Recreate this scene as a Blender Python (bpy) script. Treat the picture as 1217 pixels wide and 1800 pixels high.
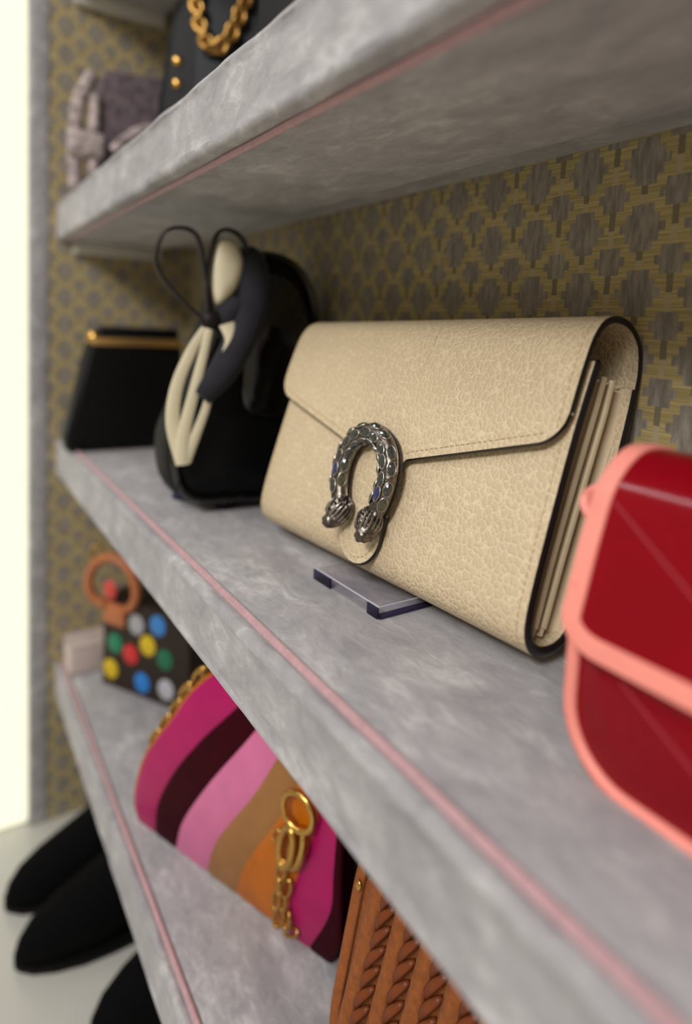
import bpy, bmesh, math, random
from mathutils import Vector, Matrix, noise
random.seed(7)
D = bpy.data
scene = bpy.context.scene
col = scene.collection
for o in list(D.objects): D.objects.remove(o)
rad = math.radians

# ------------------------------------------------------------------ camera
FPX, PU, PV = 1150.0, 608.5, 689.0
CAM_Z = 0.575
def _unit(v): return Vector(v).normalized()
vX = _unit((-120 - PU, -(548 - PV), -FPX))            # direction of the shelves (world -X) seen by the camera
vvv = PV - (FPX**2 + (-120 - PU) * (48 - PU)) / (548 - PV)
vZ = _unit((48 - PU, -(vvv - PV), -FPX))              # world -Z seen by the camera
ax, az = -vX, -vZ
ay = az.cross(ax)
cam_d = D.cameras.new('camera'); cam = D.objects.new('camera', cam_d); col.objects.link(cam)
cam.matrix_world = Matrix.Translation((0, 0, CAM_Z)) @ Matrix((ax, ay, az)).to_4x4()
cam_d.sensor_fit = 'VERTICAL'; cam_d.sensor_height = 36.0
cam_d.lens = FPX * 36.0 / 1800.0
cam_d.shift_y = -(900 - PV) / 1800.0
cam_d.clip_start = 0.01
cam_d.dof.use_dof = True
cam_d.dof.focus_distance = 0.30
cam_d.dof.aperture_fstop = 3.1
scene.camera = cam

# ------------------------------------------------------------------ world, lights, exposure
world = D.worlds.new('world'); scene.world = world; world.use_nodes = True
bg = world.node_tree.nodes['Background']
bg.inputs[0].default_value = (1.0, 0.87, 0.64, 1); bg.inputs[1].default_value = 0.33
def area(name, loc, target, size, power, color):
    l = D.lights.new(name, 'AREA'); l.shape = 'RECTANGLE'; l.size, l.size_y = size; l.energy = power; l.color = color
    o = D.objects.new(name, l); col.objects.link(o); o.location = loc
    o.rotation_euler = (Vector(target) - Vector(loc)).to_track_quat('-Z', 'Y').to_euler()
    return o
area('ceiling_light', (0.55, -1.25, 1.62), (-0.3, 0.2, 0.5), (0.6, 0.4), 24, (1.0, 0.97, 0.97))
area('ceiling_light', (-0.7, -1.05, 2.15), (-0.45, -0.1, 0.4), (2.6, 0.14), 15, (0.94, 0.94, 1.0))
vs = scene.view_settings
vs.view_transform = 'Standard'; vs.look = 'None'; vs.gamma = 1.0; vs.use_curve_mapping = False
vs.exposure = 0.12

# ------------------------------------------------------------------ helpers
def tag(o, label=None, cat=None, group=None, kind=None):
    if label: o['label'] = label
    if cat: o['category'] = cat
    if group: o['group'] = group
    if kind: o['kind'] = kind
    return o
def empty(name, loc=(0, 0, 0), rot=(0, 0, 0)):
    o = D.objects.new(name, None); col.objects.link(o); o.location = loc; o.rotation_euler = rot
    o.empty_display_size = 0.02
    return o
def link(name, me, parent=None, loc=None, mat=None):
    o = D.objects.new(name, me); col.objects.link(o)
    if mat is not None and not me.materials: me.materials.append(mat)
    if parent is not None: o.parent = parent
    if loc is not None: o.location = loc
    return o
def mesh(name, V, F, mat=None, smooth=True, sharp=None):
    me = D.meshes.new(name); me.from_pydata([tuple(v) for v in V], [], F)
    bm = bmesh.new(); bm.from_mesh(me)
    bmesh.ops.recalc_face_normals(bm, faces=bm.faces)
    bm.to_mesh(me); bm.free()
    if smooth:
        me.polygons.foreach_set('use_smooth', [True] * len(me.polygons))
        if sharp: me.set_sharp_from_angle(angle=rad(sharp))
    if mat is not None: me.materials.append(mat)
    me.update()
    return me
def part(name, VF, mat, parent=None, smooth=True, sharp=40, loc=None):
    return link(name, mesh(name, VF[0], VF[1], mat, smooth, sharp), parent, loc)
def join(*parts):
    V, F = [], []
    for v, f in parts:
        n = len(V); V += [Vector(p) for p in v]; F += [[i + n for i in q] for q in f]
    return V, F
def xf(VF, M):
    return [M @ Vector(v) for v in VF[0]], VF[1]
def T(x=0, y=0, z=0): return Matrix.Translation((x, y, z))
def RX(a): return Matrix.Rotation(rad(a), 4, 'X')
def RY(a): return Matrix.Rotation(rad(a), 4, 'Y')
def RZ(a): return Matrix.Rotation(rad(a), 4, 'Z')
def SC(x, y=None, z=None):
    y = x if y is None else y; z = x if z is None else z
    return Matrix.Diagonal((x, y, z, 1))
def cr(pts, n=8, closed=False):
    P = [Vector(p) for p in pts]; out = []; m = len(P)
    rng = m if closed else m - 1
    for i in range(rng):
        if closed: a, b, c, d = P[i - 1], P[i], P[(i + 1) % m], P[(i + 2) % m]
        else: a, b, c, d = P[max(i - 1, 0)], P[i], P[i + 1], P[min(i + 2, m - 1)]
        for k in range(n):
            t = k / n
            out.append(0.5 * ((2 * b) + (c - a) * t + (2 * a - 5 * b + 4 * c - d) * t * t + (3 * b - a - 3 * c + d) * t ** 3))
    if not closed: out.append(P[-1])
    return out
def tube(pts, r, seg=10, closed=False, flat=1.0, cap=True, up=None):
    P = [Vector(p) for p in pts]; n = len(P); V, F = [], []
    tan = []
    for i in range(n):
        if closed: t = P[(i + 1) % n] - P[i - 1]
        else: t = P[min(i + 1, n - 1)] - P[max(i - 1, 0)]
        tan.append(t.normalized())
    u = Vector(up) if up else (Vector((0, 0, 1)) if abs(tan[0].z) < 0.9 else Vector((1, 0, 0)))
    for i in range(n):
        t = tan[i]
        if up: u = Vector(up)
        u = (u - t * u.dot(t)).normalized(); b = t.cross(u)
        rr = r[i] if isinstance(r, (list, tuple)) else r
        for k in range(seg):
            a = 2 * math.pi * k / seg
            V.append(P[i] + u * math.cos(a) * rr * flat + b * math.sin(a) * rr)
    m = n if closed else n - 1
    for i in range(m):
        j = (i + 1) % n
        for k in range(seg):
            l = (k + 1) % seg
            F.append([i * seg + k, i * seg + l, j * seg + l, j * seg + k])
    if cap and not closed:
        F.append(list(range(seg))[::-1]); F.append([(n - 1) * seg + k for k in range(seg)])
    return V, F
def loft(rings, cap=True, closed=True):
    V, F = [], []; s = len(rings[0])
    for r in rings: V += [Vector(p) for p in r]
    for i in range(len(rings) - 1):
        for k in range(s if closed else s - 1):
            l = (k + 1) % s
            F.append([i * s + k, i * s + l, (i + 1) * s + l, (i + 1) * s + k])
    if cap:
        F.append(list(range(s))[::-1]); F.append([(len(rings) - 1) * s + k for k in range(s)])
    return V, F
def rbox(sx, sy, sz, r=0.004, seg=3):
    bm = bmesh.new(); bmesh.ops.create_cube(bm, size=1)
    bmesh.ops.scale(bm, vec=(sx, sy, sz), verts=bm.verts)
    if r > 0: bmesh.ops.bevel(bm, geom=list(bm.edges), offset=r, segments=seg, profile=0.5, affect='EDGES')
    bm.verts.index_update()
    V = [v.co.copy() for v in bm.verts]; F = [[v.index for v in f.verts] for f in bm.faces]; bm.free()
    return V, F
def box(x0, x1, y0, y1, z0, z1, r=0.0, seg=2):
    V, F = rbox(x1 - x0, y1 - y0, z1 - z0, r, seg)
    return xf((V, F), T((x0 + x1) / 2, (y0 + y1) / 2, (z0 + z1) / 2))
def sphere(r=1, nu=12, nv=8):
    V, F = [Vector((0, 0, r))], []
    for j in range(1, nv):
        a = math.pi * j / nv
        for i in range(nu):
            b = 2 * math.pi * i / nu
            V.append(Vector((r * math.sin(a) * math.cos(b), r * math.sin(a) * math.sin(b), r * math.cos(a))))
    V.append(Vector((0, 0, -r)))
    for i in range(nu): F.append([0, 1 + i, 1 + (i + 1) % nu])
    for j in range(nv - 2):
        for i in range(nu):
            a = 1 + j * nu
            F.append([a + i, a + nu + i, a + nu + (i + 1) % nu, a + (i + 1) % nu])
    e = len(V) - 1; a = 1 + (nv - 2) * nu
    for i in range(nu): F.append([a + i, e, a + (i + 1) % nu])
    return V, F
def torus(R, r, nu=20, nv=8, sx=1.0, sy=1.0):
    return tube([(R * sx * math.cos(2 * math.pi * i / nu), R * sy * math.sin(2 * math.pi * i / nu), 0) for i in range(nu)], r, nv, closed=True, up=(0, 0, 1))
def prism(outline, d0, d1, bev=0.003, seg=2, plane='xz'):
    """outline (a,b) polygon extruded along the third axis with rounded rims"""
    bm = bmesh.new()
    mk = (lambda a, b, d: (a, d, b)) if plane == 'xz' else (lambda a, b, d: (d, a, b))
    vs_ = [bm.verts.new(mk(a, b, d0)) for a, b in outline]
    f = bm.faces.new(vs_)
    ret = bmesh.ops.extrude_face_region(bm, geom=[f])
    dv = Vector(mk(0, 0, d1 - d0))
    for g in ret['geom']:
        if isinstance(g, bmesh.types.BMVert): g.co += dv
    if bev > 0:
        ed = [e for e in bm.edges if e.calc_length() > 0 and any(len(fc.verts) > 4 for fc in e.link_faces)]
        bmesh.ops.bevel(bm, geom=ed, offset=bev, segments=seg, profile=0.5, affect='EDGES')
    bmesh.ops.recalc_face_normals(bm, faces=bm.faces)
    bm.verts.index_update()
    V = [v.co.copy() for v in bm.verts]; F = [[v.index for v in f.verts] for f in bm.faces]; bm.free()
    return V, F
def grid_faces(nu, nv, off=0):
    return [[off + i * nv + j, off + (i + 1) * nv + j, off + (i + 1) * nv + j + 1, off + i * nv + j + 1] for i in range(nu - 1) for j in range(nv - 1)]
def sheet(G, N, th, rims='LRBT'):
    """G[i][j] outer points, N[i][j] outward normals. -> (two-sided faces, rim strip)"""
    nu, nv = len(G), len(G[0])
    O = [p for c in G for p in c]
    I = [G[i][j] - N[i][j] * th for i in range(nu) for j in range(nv)]
    n = nu * nv
    V = O + I; F = grid_faces(nu, nv) + [q[::-1] for q in grid_faces(nu, nv, n)]
    RV, RF = [], []
    def strip(idx, outdir):
        a = len(RV); m = 5
        for k in idx:
            for q in range(m):
                t = q / (m - 1); bul = math.sin(math.pi * t) * th * 0.3
                RV.append(O[k].lerp(I[k], t) + outdir(k) * (bul + 0.00005))
        for k in range(len(idx) - 1):
            for q in range(m - 1): RF.append([a + k * m + q, a + k * m + q + 1, a + (k + 1) * m + q + 1, a + (k + 1) * m + q])
    if 'L' in rims: strip([j for j in range(nv)], lambda k: (O[k] - O[k + nv]).normalized())
    if 'R' in rims: strip([(nu - 1) * nv + j for j in range(nv)], lambda k: (O[k] - O[k - nv]).normalized())
    if 'B' in rims: strip([i * nv + nv - 1 for i in range(nu)], lambda k: (O[k] - O[k - 1]).normalized())
    if 'T' in rims: strip([i * nv for i in range(nu)], lambda k: (O[k] - O[k + 1]).normalized())
    return (V, F), (RV, RF)

# ------------------------------------------------------------------ materials
class NT:
    def __init__(s, m):
        s.nt = m.node_tree; s.b = s.nt.nodes['Principled BSDF']
    def n(s, t, **k):
        x = s.nt.nodes.new(t)
        for a, v in k.items(): setattr(x, a, v)
        return x
    def l(s, a, b): s.nt.links.new(a, b)
    def put(s, inp, v):
        if hasattr(v, 'links') or isinstance(v, bpy.types.NodeSocket): s.l(v, inp)
        else: inp.default_value = v
    def m(s, op, a, b=None, c=None):
        x = s.n('ShaderNodeMath', operation=op)
        for i, v in enumerate((a, b, c)):
            if v is not None: s.put(x.inputs[i], v)
        return x.outputs[0]
    def coord(s):
        return s.n('ShaderNodeTexCoord').outputs['Object']
    def mapping(s, vec, scale=(1, 1, 1), rot=(0, 0, 0)):
        x = s.n('ShaderNodeMapping'); s.l(vec, x.inputs[0]); x.inputs['Scale'].default_value = scale; x.inputs['Rotation'].default_value = rot
        return x.outputs[0]
    def noise(s, vec, scale, detail=4, rough=0.6, dist=0.0):
        x = s.n('ShaderNodeTexNoise'); s.l(vec, x.inputs['Vector'])
        x.inputs['Scale'].default_value = scale; x.inputs['Detail'].default_value = detail; x.inputs['Roughness'].default_value = rough; x.inputs['Distortion'].default_value = dist
        return x.outputs[0]
    def ramp(s, f, stops):
        x = s.n('ShaderNodeValToRGB'); s.l(f, x.inputs[0]); e = x.color_ramp.elements
        while len(e) < len(stops): e.new(0.5)
        for k, (p, c) in zip(e, stops): k.position = p; k.color = (*c, 1)
        return x.outputs[0]
    def mix(s, f, a, b):
        x = s.n('ShaderNodeMix', data_type='RGBA'); s.put(x.inputs[0], f)
        for i, v in ((6, a), (7, b)):
            if isinstance(v, tuple): x.inputs[i].default_value = (*v, 1)
            else: s.l(v, x.inputs[i])
        return x.outputs[2]
    def bump(s, h, strength=0.3, dist=0.001):
        x = s.n('ShaderNodeBump'); s.l(h, x.inputs['Height']); x.inputs['Strength'].default_value = strength; x.inputs['Distance'].default_value = dist
        s.l(x.outputs[0], s.b.inputs['Normal'])
def srgb(r, g, b):
    f = lambda c: (c / 255 / 12.92) if c <= 10 else ((c / 255 + 0.055) / 1.055) ** 2.4
    return (f(r), f(g), f(b))
def mat(name, color, rough=0.5, metal=0.0, sheen=0.0, spec=0.5, coat=0.0, vary=0.0, vscale=60, bump=0.0, bscale=400, bdist=0.0005, trans=0.0, ior=1.5):
    m = D.materials.new(name); m.use_nodes = True; k = NT(m); b = k.b
    b.inputs['Base Color'].default_value = (*color, 1); b.inputs['Roughness'].default_value = rough; b.inputs['Metallic'].default_value = metal
    b.inputs['Specular IOR Level'].default_value = spec; b.inputs['Coat Weight'].default_value = coat; b.inputs['Coat Roughness'].default_value = 0.08
    b.inputs['Transmission Weight'].default_value = trans; b.inputs['IOR'].default_value = ior
    if sheen: b.inputs['Sheen Weight'].default_value = sheen; b.inputs['Sheen Roughness'].default_value = 0.4
    c = k.coord()
    nz = k.noise(c, vscale, 4)
    lo = tuple(x * (1 - vary) for x in color); hi = tuple(min(1, x * (1 + vary)) for x in color)
    k.l(k.ramp(nz, [(0.3, lo), (0.7, hi)]), b.inputs['Base Color'])
    if bump: k.bump(k.noise(c, bscale, 3), bump, bdist)
    return m
def velvet_mat(name, lo, hi, hi2):
    m = D.materials.new(name); m.use_nodes = True; k = NT(m); c = k.coord(); b = k.b
    n1 = k.noise(k.mapping(c, (1.0, 1.6, 1.6)), 26, 5, 0.62, 0.6)
    n2 = k.noise(k.mapping(c, (0.55, 1.3, 1.0)), 105, 4, 0.7, 1.2)
    f = k.m('ADD', k.m('MULTIPLY', n1, 0.6), k.m('MULTIPLY', n2, 0.4))
    k.l(k.ramp(f, [(0.36, lo), (0.53, hi), (0.66, hi2)]), b.inputs['Base Color'])
    b.inputs['Roughness'].default_value = 0.75; b.inputs['Specular IOR Level'].default_value = 0.25
    b.inputs['Sheen Weight'].default_value = 0.35; b.inputs['Sheen Roughness'].default_value = 0.35
    k.bump(k.m('ADD', k.m('MULTIPLY', n2, 0.8), k.m('MULTIPLY', k.noise(c, 1500, 2), 0.25)), 0.35, 0.0012)
    return m
velvet = velvet_mat('grey velvet', srgb(142, 140, 143), srgb(165, 163, 164), srgb(196, 194, 194))
pink_cord_m = mat('dusty pink cord', srgb(188, 150, 154), 0.6, sheen=0.3, vary=0.12, vscale=300, bump=0.3, bscale=1500)

def wallpaper_mat(name, axis):
    m = D.materials.new(name); m.use_nodes = True; k = NT(m); c = k.coord()
    sep = k.n('ShaderNodeSeparateXYZ'); k.l(c, sep.inputs[0])
    jx = k.m('MULTIPLY', k.m('SUBTRACT', k.noise(c, 160, 2), 0.5), 0.0010)
    x = k.m('ADD', sep.outputs[axis], jx); z = k.m('ADD', sep.outputs[2], jx)
    px, pz = 0.0297, 0.0279; x0, z0 = -0.1755, 0.6526
    masks = []; stems = []; lights = []
    for ox, oz, hw_, st_, n in ((0, 0, 0.0108, 0.0028, 2.5), (0.5, 0.5, 0.0078, 0.0027, 1.5)):
        fx = k.m('MULTIPLY', k.m('WRAP', k.m('ADD', k.m('DIVIDE', k.m('SUBTRACT', x, x0), px), ox), 0.5, -0.5), px)
        fz = k.m('MULTIPLY', k.m('WRAP', k.m('ADD', k.m('DIVIDE', k.m('SUBTRACT', z, z0), pz), oz), 0.5, -0.5), pz)
        qz = k.m('FLOOR', k.m('ADD', k.m('DIVIDE', k.m('ABSOLUTE', fz), 0.0040), 0.5))
        lim = k.m('SUBTRACT', hw_, k.m('MULTIPLY', qz, st_))
        masks.append(k.m('MULTIPLY', k.m('LESS_THAN', k.m('ABSOLUTE', fx), lim), k.m('LESS_THAN', qz, n)))
        st = k.m('LESS_THAN', k.m('ABSOLUTE', fx), 0.0015)
        stems.append(st)
        lights.append(k.m('MULTIPLY', st, k.m('GREATER_THAN', fz, 0.0)))
    motif = k.m('MAXIMUM', masks[0], masks[1])
    stem = k.m('MAXIMUM', stems[0], stems[1]); light = k.m('MAXIMUM', lights[0], lights[1])
    thread = k.noise(k.mapping(c, (25, 25, 1500)), 1.0, 3)
    twill = k.noise(k.mapping(c, (1, 1, 1), (0.6, 0.6, 0.6)), 1400, 2)
    gold = k.ramp(thread, [(0.35, srgb(152, 137, 90)), (0.55, srgb(176, 159, 108)), (0.72, srgb(198, 181, 130))])
    slub = k.noise(k.mapping(c, (420, 420, 90)), 1.0, 3)
    grey = k.ramp(slub, [(0.34, srgb(120, 113, 102)), (0.5, srgb(137, 129, 117)), (0.68, srgb(157, 148, 134))])
    cs = k.mix(light, srgb(116, 106, 88), srgb(176, 160, 128))
    c1 = k.mix(k.m('MULTIPLY', stem, 0.9), gold, cs)
    c2 = k.mix(motif, c1, grey)
    k.l(c2, k.b.inputs['Base Color'])
    k.b.inputs['Roughness'].default_value = 0.62; k.b.inputs['Specular IOR Level'].default_value = 0.3
    h = k.m('ADD', k.m('MULTIPLY', k.m('MAXIMUM', motif, stem), 0.6), k.m('ADD', k.m('MULTIPLY', thread, 0.3), k.m('MULTIPLY', twill, 0.2)))
    k.bump(h, 0.35, 0.0006)
    return m
wall_m = wallpaper_mat('woven wallpaper', 0); wall_side_m = wallpaper_mat('woven wallpaper side', 1)

def pebble_mat(name, base, vein, scale, amt=0.75):
    m = D.materials.new(name); m.use_nodes = True; k = NT(m); c = k.coord(); b = k.b
    v = k.n('ShaderNodeTexVoronoi', feature='DISTANCE_TO_EDGE'); v.inputs['Scale'].default_value = scale; v.inputs['Randomness'].default_value = 0.9
    wob = k.n('ShaderNodeVectorMath', operation='ADD'); k.l(c, wob.inputs[0])
    nz = k.n('ShaderNodeTexNoise'); k.l(c, nz.inputs['Vector']); nz.inputs['Scale'].default_value = 420
    sc = k.n('ShaderNodeVectorMath', operation='SCALE'); k.l(nz.outputs[1], sc.inputs[0]); sc.inputs[3].default_value = 0.0024
    k.l(sc.outputs[0], wob.inputs[1])
    k.l(k.mapping(wob.outputs[0], (1.15, 1.0, 0.85)), v.inputs['Vector'])
    d = v.outputs['Distance']
    edge = k.ramp(d, [(0.0, (1, 1, 1)), (0.09, (0, 0, 0))])
    big = k.noise(c, 30, 3)
    bc = k.ramp(big, [(0.3, tuple(x * 0.95 for x in base)), (0.7, tuple(x * 1.04 for x in base))])
    k.l(k.mix(k.m('MULTIPLY', edge, amt), bc, vein), b.inputs['Base Color'])
    b.inputs['Roughness'].default_value = 0.50; b.inputs['Specular IOR Level'].default_value = 0.4
    dome = k.m('MINIMUM', k.m('MULTIPLY', d, 4.0), 1.0)
    k.bump(dome, 0.42, 0.0008)
    return m
cream = pebble_mat('cream pebbled leather', srgb(202, 183, 149), srgb(230, 214, 182), 305, 0.72)
cream_plain = mat('cream lining leather', srgb(203, 184, 148), 0.55, vary=0.06, vscale=120, bump=0.2, bscale=700)
stitch_m = mat('cream thread', srgb(182, 158, 116), 0.7)
edge_m = mat('dark edge paint', srgb(26, 20, 20), 0.35, vary=0.1)
silver = mat('antique silver', srgb(116, 108, 100), 0.30, 0.95, vary=0.5, vscale=420, bump=0.4, bscale=900)
silver_bright = mat('worn silver bezel', srgb(186, 180, 170), 0.25, 1.0, vary=0.2, vscale=600)
crystal_m = mat('smoky crystal', srgb(58, 62, 60), 0.03, 0.35, spec=0.9, coat=1.0, vary=0.3, vscale=800)
crystal_b = mat('blue crystal', srgb(52, 54, 110), 0.03, 0.35, spec=0.9, coat=1.0, vary=0.3, vscale=800)
crystal_g = mat('olive crystal', srgb(74, 74, 50), 0.03, 0.35, spec=0.9, coat=1.0, vary=0.3, vscale=800)
def clear_mat(name, tint, refl):
    m = D.materials.new(name); m.use_nodes = True; nt = m.node_tree; nt.nodes.remove(nt.nodes['Principled BSDF'])
    t = nt.nodes.new('ShaderNodeBsdfTransparent'); t.inputs[0].default_value = (*tint, 1)
    g = nt.nodes.new('ShaderNodeBsdfGlossy'); g.inputs['Roughness'].default_value = 0.04
    f = nt.nodes.new('ShaderNodeFresnel'); f.inputs[0].default_value = refl
    x = nt.nodes.new('ShaderNodeMixShader')
    ge = nt.nodes.new('ShaderNodeNewGeometry'); iv = nt.nodes.new('ShaderNodeMath'); iv.operation = 'SUBTRACT'; iv.inputs[0].default_value = 1.0
    mu = nt.nodes.new('ShaderNodeMath'); mu.operation = 'MULTIPLY'
    nt.links.new(ge.outputs['Backfacing'], iv.inputs[1]); nt.links.new(iv.outputs[0], mu.inputs[0]); nt.links.new(f.outputs[0], mu.inputs[1])
    nt.links.new(mu.outputs[0], x.inputs[0]); nt.links.new(t.outputs[0], x.inputs[1]); nt.links.new(g.outputs[0], x.inputs[2])
    nt.links.new(x.outputs[0], nt.nodes['Material Output'].inputs[0])
    return m
acrylic = clear_mat('clear acrylic', (0.93, 0.925, 0.95), 1.5)
acrylic_rim = mat('frosted acrylic rim', srgb(186, 182, 196), 0.3)
acrylic_edge = clear_mat('smoky violet acrylic edge', (0.30, 0.28, 0.46), 1.5)
red_m = mat('glossy oxblood red leather', srgb(132, 0, 18), 0.15, coat=0.0, spec=0.27, vary=0.10, vscale=25)
red_dark = mat('deep red side leather', srgb(112, 0, 20), 0.35, spec=0.25, vary=0.1)
salmon = mat('salmon pink leather binding', srgb(240, 146, 132), 0.5, vary=0.05, bump=0.2, bscale=900)
seam_m = mat('muted red seam', srgb(150, 30, 44), 0.5)
black_leather = mat('black leather', srgb(8, 8, 9), 0.5, spec=0.16, vary=0.2)
patent = mat('black patent leather', srgb(8, 8, 9), 0.14, coat=0.6)
charcoal = mat('charcoal velvet', srgb(40, 40, 45), 0.85, spec=0.2, sheen=0.15, vary=0.2)
black_suede = mat('black suede', srgb(7, 7, 8), 0.95, spec=0.1, vary=0.2)
rubber = mat('black sole rubber', srgb(8, 8, 8), 0.7, spec=0.2)
gold = mat('polished gold', srgb(212, 168, 92), 0.24, 1.0, vary=0.1)
gold_dull = mat('antique gold chain', srgb(190, 148, 82), 0.34, 1.0, vary=0.15)
gold_bar = mat('brushed brass', srgb(196, 156, 96), 0.4, 0.9)
silk_cream = mat('ivory silk', srgb(226, 217, 186), 0.45, sheen=0.3, vary=0.05)
silk_black = mat('dark brown silk', srgb(28, 23, 20), 0.5, spec=0.2)
navy = mat('navy leather', srgb(20, 23, 30), 0.45, spec=0.25)
canvas = mat('dark brown canvas', srgb(46, 36, 30), 0.5, spec=0.25, vary=0.3, vscale=220)
tan = mat('tan leather', srgb(176, 104, 62), 0.45, vary=0.15)
suede_brown = mat('rust suede', srgb(138, 76, 28), 0.92, sheen=0.05, vary=0.22, vscale=260, bump=0.4, bscale=1800)
lace_brown = mat('chestnut leather lace', srgb(112, 54, 20), 0.42, spec=0.3, vary=0.2, vscale=200)
mauve = mat('dark mauve tweed', srgb(92, 80, 84), 0.9, vary=0.5, vscale=170, bump=0.6, bscale=900, bdist=0.001)
boucle = mat('pink and white boucle', srgb(170, 156, 154), 0.95, vary=0.75, vscale=150, bump=0.8, bscale=600, bdist=0.002)
blush = mat('blush velvet', srgb(196, 180, 172), 0.8, sheen=0.3, vary=0.06)
floor_m = mat('pale polished floor', srgb(196, 195, 186), 0.22, vary=0.03, vscale=6)
plaster = mat('off white plaster', srgb(206, 202, 192), 0.7, vary=0.02)
metal_dark = mat('lamp housing', srgb(120, 116, 108), 0.5, 0.3)
lamp_m = D.materials.new('warm lamp diffuser'); lamp_m.use_nodes = True
lb = lamp_m.node_tree.nodes['Principled BSDF']
lb.inputs['Base Color'].default_value = (0.10, 0.10, 0.09, 1)
lb.inputs['Emission Color'].default_value = (1.0, 0.97, 0.74, 1); lb.inputs['Emission Strength'].default_value = 1.0

# ------------------------------------------------------------------ setting
TOPS = (0.9505, 0.696, 0.4435, 0.188)
TH = 0.039
XF, XN, YF, YB, YW = -0.763, 0.46, 0.113, 0.222, 0.258
U_, M_, L_ = TOPS[1], TOPS[2], TOPS[3]
o = part('floor', box(-2.2, 1.2, -2.2, 0.30, -0.03, 0.0), floor_m, smooth=False); tag(o, kind='structure')
o = part('wall_back', box(-0.80, 0.50, YW, YW + 0.02, 0.0, 2.3), wall_m, smooth=False); tag(o, kind='structure')
o = part('wall_left', box(XF - 0.037, XF, 0.1055, YW, 0.0, 2.3), wall_side_m, smooth=False); tag(o, kind='structure')
o = part('trim_1', box(XF - 0.037, XF + 0.001, 0.0865, 0.1055, 0.0, 2.3, 0.003), velvet); tag(o, kind='structure')
o = part('wall_front', box(-2.20, -2.15, -2.2, 0.30, 0.0, 2.3), plaster, smooth=False); tag(o, kind='structure')
o = part('wall_right', box(XN, XN + 0.03, 0.0865, YW, 0.0, 2.3), velvet, smooth=False); tag(o, kind='structure')
o = part('trim_2', box(XF + 0.0, XN, YW - 0.014, YW, 0.0, 0.028, 0.002), plaster); tag(o, kind='structure')

lamp = empty('strip_lamp', (XF - 0.012, 0.053, 0.0))
tag(lamp, 'tall glowing warm white vertical light strip beside the grey post', 'lamp')
part('housing', box(-0.012, -0.001, -0.033, 0.033, 0.004, 2.2, 0.002), metal_dark, lamp)
part('diffuser', box(-0.001, 0.012, -0.030, 0.0325, 0.006, 2.19, 0.003), lamp_m, lamp)

# upholstered shelves
def shelf_section(x, top):
    z1, z0 = top, top - TH
    def wob(k, amp, f): return amp * noise.noise(Vector((x * f, k * 3.1 + top * 9, 0.7)))
    r = 0.0048
    pts = []
    pts.append((YB, z0)); pts.append((YB - 0.03, z0 + wob(1, 0.0006, 9)))
    pts += [(YF + 0.0135, z0), (YF + 0.0115, z0 + 0.0012), (YF + 0.0080, z0 + 0.0012), (YF + 0.0062, z0 - 0.0003 + wob(8, 0.0006, 40))]
    e = wob(2, 0.0010, 30) + wob(3, 0.0006, 75)
    for a in (270, 240, 210, 180): pts.append((YF + r + r * math.cos(rad(a)) - (0.0006 + e * 0.6), z0 + r + r * math.sin(rad(a)) + e * 0.5))
    pts.append((YF + 0.0004 + wob(6, 0.0006, 55), z0 + 0.0058))
    for q in (0.3, 0.5, 0.7): pts.append((YF + wob(10 * q, 0.0007, 22), z0 + TH * q))
    pts.append((YF + 0.0004 + wob(7, 0.0006, 50), z1 - 0.0058))
    e = wob(4, 0.0010, 28) + wob(5, 0.0006, 70)
    for a in (180, 150, 120, 90): pts.append((YF + r + r * math.cos(rad(a)) - (0.0006 + e * 0.6), z1 - r + r * math.sin(rad(a)) + e * 0.4))
    pts += [(YF + 0.0044, z1 - 0.0002), (YF + 0.0056, z1 - 0.0011), (YF + 0.0092, z1 - 0.0011), (YF + 0.0110, z1)]
    pts += [(YF + 0.05, z1), (YB, z1)]
    return [(x, a, b) for a, b in pts]
shelf_labels = ('grey velvet shelf at the very top edge, only its underside showing',
                'upper grey velvet shelf carrying the black chain bag and tweed bag',
                'middle grey velvet shelf with pink cord carrying the cream bag',
                'lowest grey velvet shelf carrying the striped bag and dotted bag')
for top, lb_ in zip(TOPS, shelf_labels):
    s = empty('velvet_shelf', (XF, YW, top - TH)); tag(s, lb_, 'shelf', 'velvet covered display shelves')
    back = T(-XF, -YW, -(top - TH))
    nx = 260
    rings = [shelf_section(XF + 0.0005 + (XN - XF - 0.001) * i / nx, top) for i in range(nx + 1)]
    part('board', xf(loft(rings), back), velvet, s, sharp=60)
    part('back_rail', xf(box(XF + 0.0005, XN - 0.0005, YB + 0.0002, YW - 0.0002, top - TH + 0.006, top - 0.0001, 0.001), back), velvet, s)
    part('side_batten', xf(box(XF + 0.0004, XF + 0.012, YF + 0.015, YB - 0.001, top - TH - 0.013, top - TH - 0.0002, 0.001), back), plaster, s)  # pale plaster colour stands in for strip lamp light on the batten
    for nm, yy, zz in (('piping', YF + 0.0074, top + 0.0000), ('piping', YF + 0.0098, top - TH - 0.0001)):
        pts = [(XF + 0.002 + (XN - XF - 0.004) * i / 200, yy + 0.0003 * noise.noise(Vector((i * 0.2, top, zz))), zz) for i in range(201)]
        p = part(nm, xf(tube(pts, 0.0019, 8), back), pink_cord_m, s); p['label'] = 'dusty pink piping cord'

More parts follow.
